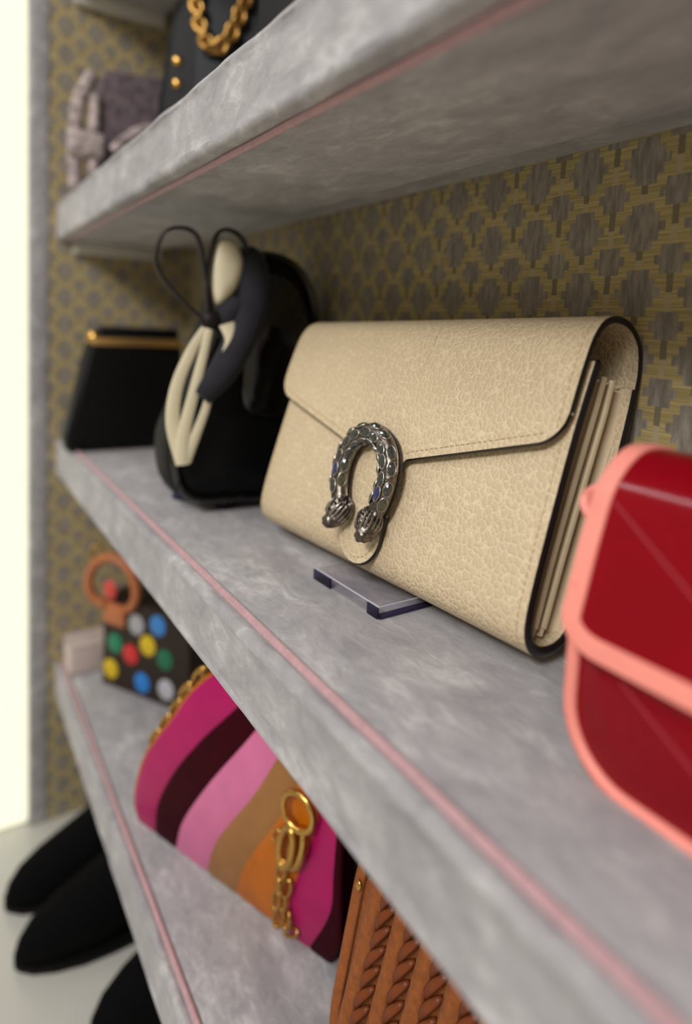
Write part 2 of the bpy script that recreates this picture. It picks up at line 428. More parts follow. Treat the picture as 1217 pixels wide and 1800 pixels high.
# ------------------------------------------------------------------ cream clutch
BAG = empty('clutch_bag', (-0.272, 0.1947, M_ + 0.0066), (rad(-13), 0, rad(4.26)))
tag(BAG, 'cream pebbled leather clutch with jewelled horseshoe clasp on clear stand', 'handbag')
S0, S1 = -0.0985, 0.1067
def resample(P, n):
    L = [0]
    for a, b in zip(P, P[1:]): L.append(L[-1] + (b - a).length)
    out = []; k = 0
    for i in range(n):
        d = L[-1] * i / (n - 1)
        while k < len(L) - 2 and L[k + 1] < d: k += 1
        t = (d - L[k]) / max(L[k + 1] - L[k], 1e-9)
        out.append(P[k].lerp(P[k + 1], min(max(t, 0), 1)))
    return out
def normals2(P):
    out = []
    for i in range(len(P)):
        t = (P[min(i + 1, len(P) - 1)] - P[max(i - 1, 0)]).normalized()
        out.append(Vector((0, t.z, -t.y)))
    return out
bp = [(-.0065, .119), (-.0110, .088), (-.0148, .045), (-.0160, .018), (-.0136, .0068), (-.0072, .0009), (.001, -.0003), (.0095, .002), (.0162, .009), (.0212, .03), (.0264, .07), (.0288, .100), (.0290, .114)]
body_curve = resample(cr([(0, a, b) for a, b in bp], 10), 90)
nb = normals2(body_curve)     # path runs down the front, so this points inwards or outwards
sg = -1 if nb[20].y > 0 else 1
TH_L = 0.0046
def tp(v): return Vector((v.x, v.y, v.z * (1 - 0.045 * (S1 - v.x) / 0.2)))
cols = [S0 + (S1 - S0) * i / 48 for i in range(49)]
G = [[Vector((s, p.y, p.z)) for p in body_curve] for s in cols]
N = [[nn * sg for nn in nb] for s in cols]
G = [[tp(v) for v in c_] for c_ in G]
a, b = sheet(G, N, TH_L, 'LRT')
part('body_panel', a, cream, BAG, sharp=60)
p = part('edge_paint', b, edge_m, BAG, sharp=80); p['label'] = 'black painted leather edge'
# flap
fp = [(.0290, .114), (.0284, .1225), (.0240, .1335), (.0145, .1396), (.0035, .1402), (-.0055, .1365), (-.0110, .1285), (-.0140, .115), (-.0164, .095), (-.0178, .075), (-.0186, .05), (-.0192, .02), (-.0192, .0)]
fc = resample(cr([(0, a, b) for a, b in fp], 12), 400)
fn = normals2(fc)
sgf = 1 if fn[300].y < 0 else -1
CX = 0.0045; HW = 0.0158
def t_end(s):
    lo_ = 0.0575 + 0.272 * abs(s - CX)
    ds = abs(s - CX)
    if ds <= HW:
        rr = HW
        return 0.0052 + rr - math.sqrt(max(rr * rr - ds * ds, 0)) * 1.0
    f = ds - HW
    if f < 0.006: lo_ -= 0.010 * (1 - f / 0.006) ** 2
    for e, sgn in ((0.1068, 1), (-0.1030, -1)):
        q = (e - s) * sgn
        if q < 0.011: lo_ += 0.011 - math.sqrt(max(0.011 ** 2 - (0.011 - q) ** 2, 0))
    return lo_
fcols = []
def addr(a, b, n):
    for i in range(n): fcols.append(a + (b - a) * i / n)
addr(-0.1030, -0.092, 12); addr(-0.092, CX - HW - 0.006, 24); addr(CX - HW - 0.006, CX - HW - 0.0001, 8)
for i in range(25): fcols.append(CX - HW * math.cos(math.pi * i / 24))
addr(CX + HW + 0.0002, CX + HW + 0.006, 8); addr(CX + HW + 0.006, 0.0958, 24); addr(0.0958, 0.1068, 12); fcols.append(0.1068)
def flap_at(d):     # d in index units along the resampled curve
    k = min(int(d), len(fc) - 2); t = d - k
    return fc[k].lerp(fc[k + 1], t), fn[k] * sgf
top_i = 150
def idx_for_t(t):
    for k in range(top_i, len(fc) - 1):
        if fc[k + 1].z <= t: return k + (fc[k].z - t) / max(fc[k].z - fc[k + 1].z, 1e-9)
    return len(fc) - 1.001
G, N = [], []
NV = 70
for s in fcols:
    e = idx_for_t(t_end(s)); g, n_ = [], []
    for j in range(NV):
        p, q = flap_at(e * j / (NV - 1)); g.append(Vector((s, p.y, p.z))); n_.append(q)
    G.append(g); N.append(n_)
G = [[tp(v) for v in c_] for c_ in G]
a, b = sheet(G, N, 0.0030, 'LRB')
part('flap', a, cream, BAG, sharp=70)
p = part('edge_paint', b, edge_m, BAG, sharp=80); p['label'] = 'black painted flap edge'
# stitching on flap and front
SV, SF = [], []
def add_stitch(a, b, nrm, w=0.00032, h=0.00018):
    t = (b - a).normalized(); c = t.cross(nrm).normalized(); n0 = len(SV)
    m = (a + b) / 2
    ring = [(a, 0.0), (a.lerp(b, 0.25), h * 1.6), (a.lerp(b, 0.75), h * 1.6), (b, 0.0)]
    for p, hh in ring: SV.extend([p - c * w + nrm * 0.00002, p + nrm * (0.0001 + hh), p + c * w + nrm * 0.00002])
    for k in range(3):
        for q in range(2): SF.append([n0 + k * 3 + q, n0 + k * 3 + q + 1, n0 + (k + 1) * 3 + q + 1, n0 + (k + 1) * 3 + q])
def run(path, L=0.0021, gap=0.0010):
    pts = [p for p, _ in path]; d = [0]
    for a, b in zip(pts, pts[1:]): d.append(d[-1] + (b - a).length)
    def at(x):
        for k in range(len(d) - 1):
            if d[k + 1] >= x:
                t = (x - d[k]) / max(d[k + 1] - d[k], 1e-9); return pts[k].lerp(pts[k + 1], t), path[k][1]
        return pts[-1], path[-1][1]
    x = 0.0005
    while x + L < d[-1]:
        a, n_ = at(x); b, _ = at(x + L); add_stitch(a, b, n_); x += L + gap
def fpt(s, t):
    p, n_ = flap_at(idx_for_t(t)); return Vector((s, p.y, p.z)), n_
IN = 0.0036
path = []
for i in range(90):                                   # left lower edge
    s = -0.0990 + (CX - HW - 0.008 + 0.0990) * i / 89; path.append(fpt(s, t_end(s) + IN))
run(path)
path = []
for i in range(90):
    s = CX + HW + 0.004 + (0.0990 - CX - HW - 0.004) * i / 89; path.append(fpt(s, t_end(s) + IN))
run(path)
path = []
for i in range(60):
    a_ = math.pi * (0.02 + 0.96 * i / 59); path.append(fpt(CX - (HW - 0.003) * math.cos(a_), 0.0052 + HW - (HW - 0.003) * math.sin(a_)))
run(path)
for sx in (0.1068 - IN, -0.1030 + IN):
    path = []
    for i in range(120):
        d_ = 40 + (idx_for_t(t_end(sx) + 0.002) - 40) * i / 119; p, n_ = flap_at(d_); path.append((Vector((sx, p.y, p.z)), n_))
    run(path)
for sx in (S1 - IN, S0 + IN):
    path = [(Vector((sx, body_curve[k].y, body_curve[k].z)), nb[k] * sg) for k in range(0, 42)]
    run(path)
p = part('stitching', ([tp(v) for v in SV], SF), stitch_m, BAG); p['kind'] = 'stuff'
# gussets: accordion folds at both ends
for sgn, se in ((1, S1), (-1, S0)):
    V, F = [], []
    prof = [(-0.86, 0.004), (-0.62, 0.016), (-0.30, 0.0045), (-0.26, 0.0035), (-0.21, 0.0045), (0.0, 0.018), (0.13, 0.0045), (0.17, 0.0035), (0.22, 0.0045), (0.40, 0.016), (0.62, 0.010), (0.88, 0.0035)]
    nt = 24
    for j in range(nt + 1):
        t = 0.006 + (0.1135 - 0.006) * j / nt
        wf = -0.0132 + 0.0105 * max(0, (t - 0.03) / 0.09) ** 1.4; wb = 0.0108 + 0.0158 * min(1, t / 0.1) ** 0.8
        c_ = (wf + wb) / 2; hw = (wb - wf) / 2
        for q, ins in prof:
            V.append(Vector((se - sgn * ins * (0.8 + 0.2 * t / 0.12), c_ + q * hw, t + 0.0012 * math.sin(q * 5))))
    F = grid_faces(nt + 1, len(prof))
    g = part('gusset', ([tp(v) for v in V], F), cream_plain, BAG, sharp=35)
    for q in (0.17, -0.26):            # bound edge of each fold
        pts = []
        for j in range(nt + 1):
            t = 0.010 + (0.1150 - 0.010) * j / nt
            wf = -0.0132 + 0.0105 * max(0, (t - 0.03) / 0.09) ** 1.4; wb = 0.0108 + 0.0158 * min(1, t / 0.1) ** 0.8
            pts.append((se - sgn * 0.0036, (wf + wb) / 2 + q * (wb - wf) / 2, t))
        part('gusset_fold', tube(pts, 0.0015, 8), cream_plain, g)
    # stitched hem across the top of the last pleat
    part('gusset_hem', tube([(se - sgn * (0.0125 - 0.0075 * q_ / 8), 0.0150 + 0.0108 * q_ / 8, 0.1140 + 0.0006 * math.sin(q_)) for q_ in range(9)], 0.0011, 8), cream_plain, g)
part('inner_pocket', loft([[(S0 + 0.02, -0.008, 0.02), (S0 + 0.02, 0.018, 0.02), (S0 + 0.02, 0.022, 0.113), (S0 + 0.02, -0.002, 0.113)],
                           [(S1 - 0.02, -0.008, 0.02), (S1 - 0.02, 0.018, 0.02), (S1 - 0.02, 0.022, 0.113), (S1 - 0.02, -0.002, 0.113)]]), cream_plain, BAG, sharp=30)
# horseshoe clasp with tiger heads
HC = 0.0035
def hs(a):   # a in [-1,1] along horseshoe, right end to left end
    pts = [(0.0128, 0.0300), (0.0163, 0.0370), (0.0182, 0.0470), (0.0172, 0.0565), (0.0122, 0.0655), (0.0, 0.0705)]
    full = pts + [(-x, y) for x, y in pts[-2::-1]]
    return full
hpath = resample(cr([(x + HC, -0.0238, y) for x, y in hs(0)], 12), 60)
clasp_v = tube(hpath, [0.0047 + 0.0005 * math.sin(math.pi * i / 59) for i in range(60)], 16, up=(0, -1, 0), flat=0.82)
CL = part('horseshoe_clasp', clasp_v, silver, BAG); CL['label'] = 'antique silver horseshoe clasp set with crystals'
pl = [(p.x, -0.0196, p.z) for p in hpath]
part('base_plate', tube(pl, 0.0050, 8, up=(0, -1, 0), flat=0.12), silver_bright, CL)
# crystals (unit mesh: 1 wide, faceted)
def gem_mesh(name, m):
    V, F = [], []
    for r, h in ((1.0, 0.0), (0.86, 0.30), (0.42, 0.50)):
        for k in range(10): V.append(Vector((r * math.cos(2 * math.pi * k / 10 + (0.31 if r == 0.86 else 0)), r * math.sin(2 * math.pi * k / 10 + (0.31 if r == 0.86 else 0)), h)))
    for i in range(2):
        for k in range(10):
            l = (k + 1) % 10; F.append([i * 10 + k, i * 10 + l, (i + 1) * 10 + l]); F.append([i * 10 + k, (i + 1) * 10 + l, (i + 1) * 10 + k])
    F.append([20 + k for k in range(10)])
    return mesh(name, V, F, m, False)
gem_me = [gem_mesh('crystal', m) for m in (crystal_m, crystal_b, crystal_g)]
bz = torus(1.02, 0.15, 14, 6); bez_me = mesh('bezel', bz[0], bz[1], silver_bright)
def set_gem(i, ang, ra, rb, kind):
    p = hpath[i]; t = (hpath[min(i + 1, 59)] - hpath[max(i - 1, 0)]).normalized()
    out = Vector((0, -1, 0)); side = t.cross(out).normalized()
    n_ = (out * math.cos(ang) + side * math.sin(ang)).normalized()
    x = t; y = n_.cross(x)
    base = p + out * math.cos(ang) * 0.0043 + side * math.sin(ang) * 0.0050
    R = Matrix((x, y, n_)).transposed().to_4x4()
    for nm, me, q in (('crystal', gem_me[kind], 0.0), ('bezel', bez_me, 0.0001)):
        o = link(nm, me, CL); o.matrix_local = Matrix.Translation(base + n_ * q) @ R @ SC(ra, rb, 0.0028 if nm == 'crystal' else 0.0030)
        o.parent = CL
for row, (ang, ra, rb, n_g) in enumerate(((-1.02, 0.0034, 0.0022, 11), (0.0, 0.0036, 0.0022, 11), (1.02, 0.0034, 0.0022, 11))):
    for j in range(n_g):
        i = int(6 + (j + (0.45 if row == 1 else 0)) * 45 / (n_g - 1))
        if i > 54: continue
        set_gem(i, ang, ra, rb, 2 if j in (0, n_g - 1) and row != 1 else (1 if (row == 1 and j in (0, n_g - 2)) else 0))
# tiger heads
def tiger(px, sgn):
    V, F = sphere(1.0, 60, 40); out = []
    for v in V:
        d = v.normalized(); r = 1.0
        muzz = max(0, d.dot(Vector((0, -0.55, -0.83)).normalized())); r += 0.28 * muzz ** 6
        th = math.atan2(d.x, -d.y)
        mane = max(0, min(1, (d.z + 0.35) / 0.9)) * (0.4 + 0.6 * abs(math.sin(th)))
        r += 0.17 * mane * math.sin(th * 11 + d.z * 6) - 0.03
        brow = max(0, d.dot(Vector((0, -0.93, 0.1)).normalized())); r += 0.10 * brow ** 8
        for ex in (-1, 1):
            r -= 0.16 * max(0, d.dot(Vector((ex * 0.42, -0.86, -0.22)).normalized())) ** 40
            r += 0.16 * max(0, d.dot(Vector((ex * 0.30, -0.62, -0.72)).normalized())) ** 24
        m_ = Vector((0, -0.42, -0.9)).normalized(); r -= 0.16 * max(0, d.dot(m_)) ** 60 * (1 if abs(d.x) < 0.3 else 0)
        r += 0.03 * noise.noise(d * 6) + 0.045 * math.sin(d.z * 22 + 7 * abs(d.x))
        out.append(Vector((d.x * r * 0.0055, d.y * r * 0.0058, d.z * r * 0.0082)))
    Mx = T(px, -0.0252, 0.0272) @ RY(sgn * 14) @ RX(-12) @ SC(1.05)
    h = part('tiger_head', xf((out, F), Mx), silver, CL, sharp=70)
    rv = []
    for ex in (-1, 1):
        for q in range(6):
            a0 = 0.25 + q * 0.30; pts = []
            for w_ in range(7):
                u_ = w_ / 6; ph = a0 + 0.35 * u_; zz = -0.0030 + 0.0092 * u_
                rr_ = 0.0062 * math.sqrt(max(0.05, 1 - (zz / 0.0088) ** 2)) + 0.0002
                pts.append((ex * rr_ * math.sin(ph), -rr_ * math.cos(ph) * 1.02, zz))
            rv.append(tube(pts, [0.00025, 0.0005, 0.0006, 0.0006, 0.0006, 0.0005, 0.0002], 6))
    part('mane', xf(join(*rv), Mx), silver_bright, CL)
    for ex in (-1, 1):
        ear = loft([[(math.cos(2 * math.pi * k / 8) * r_, math.sin(2 * math.pi * k / 8) * r_ * 0.5, z_) for k in range(8)] for r_, z_ in ((0.0016, 0), (0.0014, 0.0012), (0.0006, 0.0022))])
        part('ear', xf(ear, Mx @ T(ex * 0.0042, -0.0026, 0.0034) @ RY(ex * 38)), silver, CL)
        part('eye', xf(sphere(0.00075, 8, 6), Mx @ T(ex * 0.0022, -0.0050, -0.0012)), crystal_m, CL)
tiger(HC + 0.0140, -1); tiger(HC - 0.0108, 1)

# acrylic stands
def stand(loc, rz, w, d, label):
    s = empty('acrylic_stand', loc, (0, 0, rad(rz))); tag(s, label, 'display stand', 'clear acrylic display stands')
    b = part('base_plate', box(-w / 2, w / 2, 0, d, 0.0003, 0.0058, 0.0004, 1), acrylic, s, smooth=False)
    for x0, x1 in ((-w / 2, -w / 2 + 0.016), (w / 2 - 0.008, w / 2)):
        part('edge_strip', box(x0, x1, -0.0011, -0.0001, 0.0004, 0.0056, 0.0), acrylic_edge, b, smooth=False)
    part('edge_strip', box(w / 2 + 0.0001, w / 2 + 0.0010, 0.0, d, 0.0004, 0.0030, 0.0), acrylic_edge, b, smooth=False)
    part('polished_rim', tube([(-w / 2, 0, 0.0058), (w / 2, 0, 0.0058), (w / 2, d, 0.0058)], 0.0004, 6), acrylic_rim, b)
    return s
stand((-0.262, 0.1712, M_), 2.0, 0.056, 0.044, 'low clear acrylic stand under the cream clutch')
stand((-0.452, 0.1635, M_), 30.0, 0.048, 0.040, 'small clear acrylic stand under the black patent bag')

# ------------------------------------------------------------------ red bag
RB = empty('crossbody_bag', (-0.1, 0.166, M_), (0, 0, 0))
tag(RB, 'glossy dark red bag with salmon pink binding at right edge', 'handbag')
XL, XR = -0.0245, 0.150
def rr_outline(x0, x1, z0, z1, r, rt=None, n=8):
    rt = r if rt is None else rt
    pts = []
    for cx, cz, a0, q in ((x0 + r, z0 + r, 180, r), (x1 - r, z0 + r, 270, r), (x1 - rt, z1 - rt, 0, rt), (x0 + rt, z1 - rt, 90, rt)):
        for i in range(n + 1):
            a_ = rad(a0 + 90 * i / n); pts.append((cx + q * math.cos(a_), cz + q * math.sin(a_)))
    return pts
ol = rr_outline(XL + 0.001, XR - 0.001, 0.0012, 0.060, 0.021, 0.002)
part('body', prism(ol, 0.0012, 0.047, 0.001, 2), red_m, RB, sharp=35)
part('top_gusset', loft([[(x_, y_, z_) for y_, z_ in ((0.0045, 0.058), (0.046, 0.058), (0.044, 0.090), (0.038, 0.0945), (0.028, 0.0955), (0.020, 0.0930), (0.0125, 0.0850), (0.0075, 0.072))] for x_ in (XL + 0.001, XR - 0.001)]), red_dark, RB, sharp=30)
ol2 = rr_outline(XL, XR, 0.0, 0.087, 0.022, 0.004)
fr = [Vector((a, 0.0012, b)) for a, b in ol2]
low = [Vector((XL, 0.0012, 0.058))] + [v for v in fr if v.z < 0.03] + [Vector((XR, 0.0012, 0.058))]
p = part('binding', tube(low, 0.0023, 10, up=(0, -1, 0), flat=0.9), salmon, RB); p['label'] = 'salmon pink leather binding'
p = part('binding', tube([(a, 0.047, b) for a, b in [(v.x, v.z) for v in fr]], 0.0021, 8, closed=True, up=(0, -1, 0), flat=0.9), salmon, RB); p['label'] = 'salmon pink leather binding'
# flap: wraps over the top and down the front
rp = [(0.046, 0.086), (0.042, 0.0960), (0.030, 0.0985), (0.020, 0.0965), (0.0105, 0.0880), (0.0050, 0.0740), (0.0010, 0.060), (-0.0022, 0.048), (-0.0035, 0.040)]
rc_ = resample(cr([(0, a, b) for a, b in rp], 12), 60); rn = normals2(rc_); sgr = 1 if rn[45].y < 0 else -1
FX0, FX1 = -0.0262, XR + 0.0015
def red_end(s):   # fraction of the path for rounded lower corners
    e = 59.0
    for x, sn in ((FX0, 1), (FX1, -1)):
        q = (s - x) * sn
        if q < 0.013: e -= (0.013 - math.sqrt(max(0.013 ** 2 - (0.013 - q) ** 2, 0))) / 0.00235
    return e - 0
xs = [FX0 + 0.013 * (1 - math.cos(math.pi / 2 * i / 10)) for i in range(11)] + [FX0 + 0.013 + (FX1 - FX0 - 0.026) * i / 30 for i in range(1, 30)] + [FX1 - 0.013 * (1 - math.sin(math.pi / 2 * (1 - i / 10))) if False else FX1 - 0.013 + 0.013 * math.sin(math.pi / 2 * i / 10) for i in range(11)]
def rat(d):
    k = min(int(d), 58); t = d - k; return rc_[k].lerp(rc_[k + 1], t), rn[k] * sgr
G, N = [], []
for s in xs:
    e = red_end(s); g, n_ = [], []
    for j in range(40):
        p, q = rat(e * j / 39); g.append(Vector((s, p.y, p.z))); n_.append(q)
    G.append(g); N.append(n_)
a, b = sheet(G, N, 0.0025, 'LRB')
fl = part('flap', join(a, b), red_m, RB, sharp=50)
# binding strip folded over the flap rim
rim = [G[0][j] for j in range(0, 39)] + [G[i][39] for i in range(len(G))] + [G[-1][j] for j in range(38, -1, -1)]
rimn = [N[0][j] for j in range(0, 39)] + [N[i][39] for i in range(len(G))] + [N[-1][j] for j in range(38, -1, -1)]
def band(rim, rimn, wid, lift, th, mat_, name, parent):
    V, F = [], []
    n = len(rim)
    for i in range(n):
        t = (rim[min(i + 1, n - 1)] - rim[max(i - 1, 0)]).normalized(); nn = rimn[i]; c = nn.cross(t).normalized()
        pr_ = [rim[i] - c * 0.0009 - nn * th, rim[i] - c * 0.0014 - nn * th * 0.4, rim[i] - c * 0.0009 + nn * lift, rim[i] + c * wid * 0.5 + nn * lift * 1.25, rim[i] + c * wid + nn * lift * 0.9, rim[i] + c * (wid + 0.0003) - nn * 0.0002]
        V += pr_
    for i in range(n - 1):
        for q in range(5): F.append([i * 6 + q, i * 6 + q + 1, (i + 1) * 6 + q + 1, (i + 1) * 6 + q])
    o = part(name, (V, F), mat_, parent, sharp=60); return o
# pick the side that points into the flap
t0 = (rim[11] - rim[10]).normalized(); inward = rimn[10].cross(t0)
if inward.x < 0: rimn_use = rimn; rim = rim[::-1]; rimn = rimn[::-1]
p = band(rim, rimn, 0.0052, 0.0007, 0.0026, salmon, 'binding', RB); p['label'] = 'salmon pink leather flap binding'
# diagonal quilt seams on flap and body
def fpr(s, d): q, n_ = rat(d); return Vector((s, q.y, q.z)) + n_ * 0.0001
def idx_red(z):
    for k in range(15, 59):
        if rc_[k + 1].z <= z: return k + (rc_[k].z - z) / max(rc_[k].z - rc_[k + 1].z, 1e-9)
    return 59
def seam(pts, parent, nm='quilt_seam'):
    part(nm, tube(pts, 0.00055, 6), seam_m, parent)
seam([fpr(-0.0195 + 0.066 * i / 30, idx_red(0.0835 - 0.040 * i / 30)) for i in range(31)], fl)
seam([fpr(0.150 - 0.066 * i / 30, idx_red(0.0835 - 0.040 * i / 30)) for i in range(31)], fl)
seam([(-0.008 + 0.054 * i / 20, 0.0010, 0.034 - 0.031 * i / 20) for i in range(21)], RB)
seam([(0.134 - 0.054 * i / 20, 0.0010, 0.034 - 0.031 * i / 20) for i in range(21)], RB)
# strap loop on the side
lp = [(-0.0235 - 0.0150 * math.sin(math.pi * i / 16), 0.0215 + 0.0035 * math.cos(math.pi * i / 16), 0.0790 + 0.0065 * math.cos(math.pi * i / 16)) for i in range(17)]
for q in (0,):
    p = part('strap_loop', tube(lp, 0.0022, 8, up=(0, 1, 0), flat=1.7), salmon, RB); p['label'] = 'salmon pink strap loop'

# ------------------------------------------------------------------ black patent bag
PB = empty('shoulder_bag', (-0.485, 0.19, M_ + 0.0056))
tag(PB, 'black patent shoulder bag with charcoal roll handle beside the cream clutch', 'handbag')
def yz(pts): return cr([(0, a, b) for a, b in pts], 6, True)
prof = yz([(-.046, .006), (-.010, .0005), (.036, .0005), (.050, .010), (.055, .075), (.052, .140), (.036, .172), (.008, .180), (-.012, .168), (-.028, .120), (-.046, .070), (-.056, .038)])
rings = []
for xx, sc in ((0.004, 0.84), (0.008, 0.93), (0.018, 0.985), (0.026, 1.0), (0.042, 1.0), (0.052, 0.985), (0.058, 0.95), (0.062, 0.88)):
    rings.append([(xx, p.y * sc, 0.085 + (p.z - 0.085) * sc if sc < 1 else p.z) for p in prof])
for r_ in rings:
    zmin = min(p[2] for p in r_)
part('body', loft(rings), black_leather, PB, sharp=70)
pan = yz([(-.006, .070), (.030, .066), (.042, .090), (.041, .135), (.026, .158), (.004, .160), (-.008, .130)])
part('patent_panel', loft([[(0.056, p.y, p.z) for p in pan], [(0.0655, p.y, p.z) for p in pan], [(0.0675, 0.018 + (p.y - 0.018) * 0.93, 0.113 + (p.z - 0.113) * 0.93) for p in pan]]), patent, PB, sharp=50)
rim_ = [(0.060, 0.0 + p.y * 0.955, 0.085 + (p.z - 0.085) * 0.955) for p in prof]
part('piping', tube(rim_, 0.0032, 8, closed=True), patent, PB)
hp = cr([(0.050, -0.012, 0.160), (0.060, -0.004, 0.172), (0.066, -0.003, 0.150), (0.070, -0.012, 0.120), (0.072, -0.026, 0.095), (0.070, -0.040, 0.078)], 8)
part('roll_handle', tube(hp, [0.007 + 0.0045 * math.sin(math.pi * i / (len(hp) - 1)) for i in range(len(hp))], 12), charcoal, PB)
part('side_fold', tube(cr([(0.060, -0.020, 0.120), (0.066, -0.022, 0.132), (0.066, -0.014, 0.140)], 6), 0.008, 10), charcoal, PB)
# silk scarf tied in a bow
SF_ = empty('silk_scarf', (-0.419, 0.1570, 0.578))
tag(SF_, 'ivory and dark silk scarf tied in a bow on the black bag', 'scarf')
part('knot', xf(sphere(1, 12, 8), SC(0.007, 0.008, 0.007)), silk_black, SF_)
def loopb(pts, wid, m, nm, r=0.0012, inner=None):
    P = cr(pts, 8, True)
    part(nm, tube(P, r, 8, closed=True, up=(1, 0, 0), flat=wid), m, SF_)
loopb([(0, 0.0, 0.0), (-0.006, -0.018, 0.012), (-0.010, -0.034, 0.034), (-0.010, -0.028, 0.056), (-0.006, -0.010, 0.056), (-0.002, -0.004, 0.030)], 3.5, silk_black, 'bow_loop')
loopb([(0, 0.0, 0.0), (0.000, 0.014, 0.014), (0.000, 0.026, 0.034), (0.000, 0.020, 0.056), (0.000, 0.004, 0.058), (0.000, -0.003, 0.030)], 3.5, silk_black, 'bow_loop')
def petal(outline, th, bulge, m, nm):
    P = cr([(0, a, b) for a, b in outline], 6, True); c = sum(P, Vector()) / len(P)
    r0 = [(-th, p.y, p.z) for p in P]; r1 = [(th * 0.4, p.y, p.z) for p in P]
    r2 = [(th * 0.4 + bulge * 0.7, c.y + (p.y - c.y) * 0.75, c.z + (p.z - c.z) * 0.8) for p in P]; r3 = [(th * 0.4 + bulge, c.y + (p.y - c.y) * 0.35, c.z + (p.z - c.z) * 0.4) for p in P]
    part(nm, loft([r0, r1, r2, r3]), m, SF_, sharp=80)
petal([(0.003, 0.010), (0.016, 0.020), (0.022, 0.038), (0.015, 0.053), (0.003, 0.052), (-0.001, 0.030)], 0.0015, 0.004, silk_cream, 'bow_silk')
def ribbon(pts, w0, w1, m, nm, bulge=0.3):
    P = cr(pts, 10); n = len(P)
    part(nm, tube(P, [w0 + (w1 - w0) * i / (n - 1) for i in range(n)], 10, up=(1, 0, 0), flat=bulge), m, SF_)
ribbon([(0.000, -0.002, -0.004), (0.002, -0.013, -0.020), (0.003, -0.023, -0.044), (0.003, -0.025, -0.068), (0.002, -0.018, -0.092)], 0.0030, 0.0055, silk_cream, 'scarf_tail')
ribbon([(0.003, -0.002, -0.006), (0.005, -0.007, -0.026), (0.006, -0.013, -0.050), (0.005, -0.018, -0.074), (0.003, -0.018, -0.096)], 0.0026, 0.0050, silk_cream, 'scarf_tail')
ribbon([(0.004, 0.001, -0.036), (0.005, -0.003, -0.056), (0.005, -0.010, -0.076), (0.003, -0.016, -0.094)], 0.0022, 0.0040, silk_cream, 'scarf_tail')
ribbon([(0.008, 0.008, -0.002), (0.010, 0.011, -0.014), (0.009, 0.004, -0.032), (0.007, -0.001, -0.046)], 0.0055, 0.0026, silk_cream, 'scarf_tail')

# ------------------------------------------------------------------ far black clutch with brass bar
FC = empty('frame_clutch', (-0.688, 0.166, M_), (0, 0, rad(90)))
tag(FC, 'matte black clutch with brass bar clasp at the far end', 'handbag')
# local x = world y, local -y = world +x (towards the viewer)
bo = [(-0.056, 0.002), (0.062, 0.002), (0.065, 0.012), (0.056, 0.108), (-0.036, 0.108), (-0.058, 0.014)]
part('body', prism(bo, -0.016, 0.016, 0.006, 3), black_leather, FC, sharp=40)
part('top_flap', box(-0.026, 0.054, -0.012, 0.012, 0.106, 0.125, 0.004), black_leather, FC)
bar = part('brass_bar', box(-0.034, 0.056, -0.0185, 0.0185, 0.106, 0.114, 0.002), gold_bar, FC)
part('clasp_knob', xf(sphere(0.0068, 14, 10), T(-0.031, -0.008, 0.113) @ SC(1, 1, 1.15)), gold, bar)

# ------------------------------------------------------------------ dotted canvas bag
DB = empty('tote_bag', (-0.6959, 0.1501, L_), (0, 0, rad(30.9)))
tag(DB, 'dark brown canvas bag painted with coloured dots on lowest shelf', 'handbag')
part('body', prism([(0.0, 0.001), (0.118, 0.001), (0.116, 0.098), (0.002, 0.098)], 0.0, 0.040, 0.004, 3), canvas, DB, sharp=40)
dots = [(.0183, .0493, (20, 120, 84)), (.0402, .0428, (196, 40, 44)), (.0633, .0583, (206, 176, 24)), (.0764, .0827, (52, 124, 192)), (.0474, .0766, (160, 160, 164)), (.0122, .0194, (206, 176, 24)), (.0862, .0495, (20, 104, 72)), (.0565, .0167, (36, 122, 200)), (.0885, .0185, (176, 176, 184)), (.0229, .0830, (196, 60, 56))]
dot_mats = {}
for sx, t_, c_ in dots:
    if c_ not in dot_mats: dot_mats[c_] = mat('paint dot', srgb(*c_), 0.35)
    rg = [[(sx + r_ * math.cos(2 * math.pi * k / 20), y_, t_ + r_ * 1.05 * math.sin(2 * math.pi * k / 20)) for k in range(20)] for r_, y_ in ((0.0102, 0.0005), (0.0102, -0.0008), (0.0085, -0.0013))]
    p = part('painted_dot', loft(rg), dot_mats[c_], DB)
hpts = cr([(0.006, -0.004, 0.090), (-0.006, -0.010, 0.100), (-0.008, -0.012, 0.118), (0.004, -0.012, 0.138), (0.026, -0.010, 0.146), (0.046, -0.006, 0.132), (0.050, -0.004, 0.108), (0.040, -0.003, 0.092)], 8)
h = part('handle', tube(hpts, 0.0050, 10), tan, DB); h['label'] = 'tan leather handle'
part('handle_tab', box(0.004, 0.034, -0.0045, 0.0005, 0.070, 0.094, 0.002), tan, DB)
p = part('charm', xf(sphere(0.009, 12, 8), T(0.0225, -0.012, 0.112) @ SC(1, 0.4, 1.2)), mat('red enamel', srgb(196, 66, 58), 0.3), DB)
p = part('handle_ring', xf(torus(0.008, 0.0018, 18, 8), T(0.004, -0.012, 0.148) @ RX(90)), gold, DB)

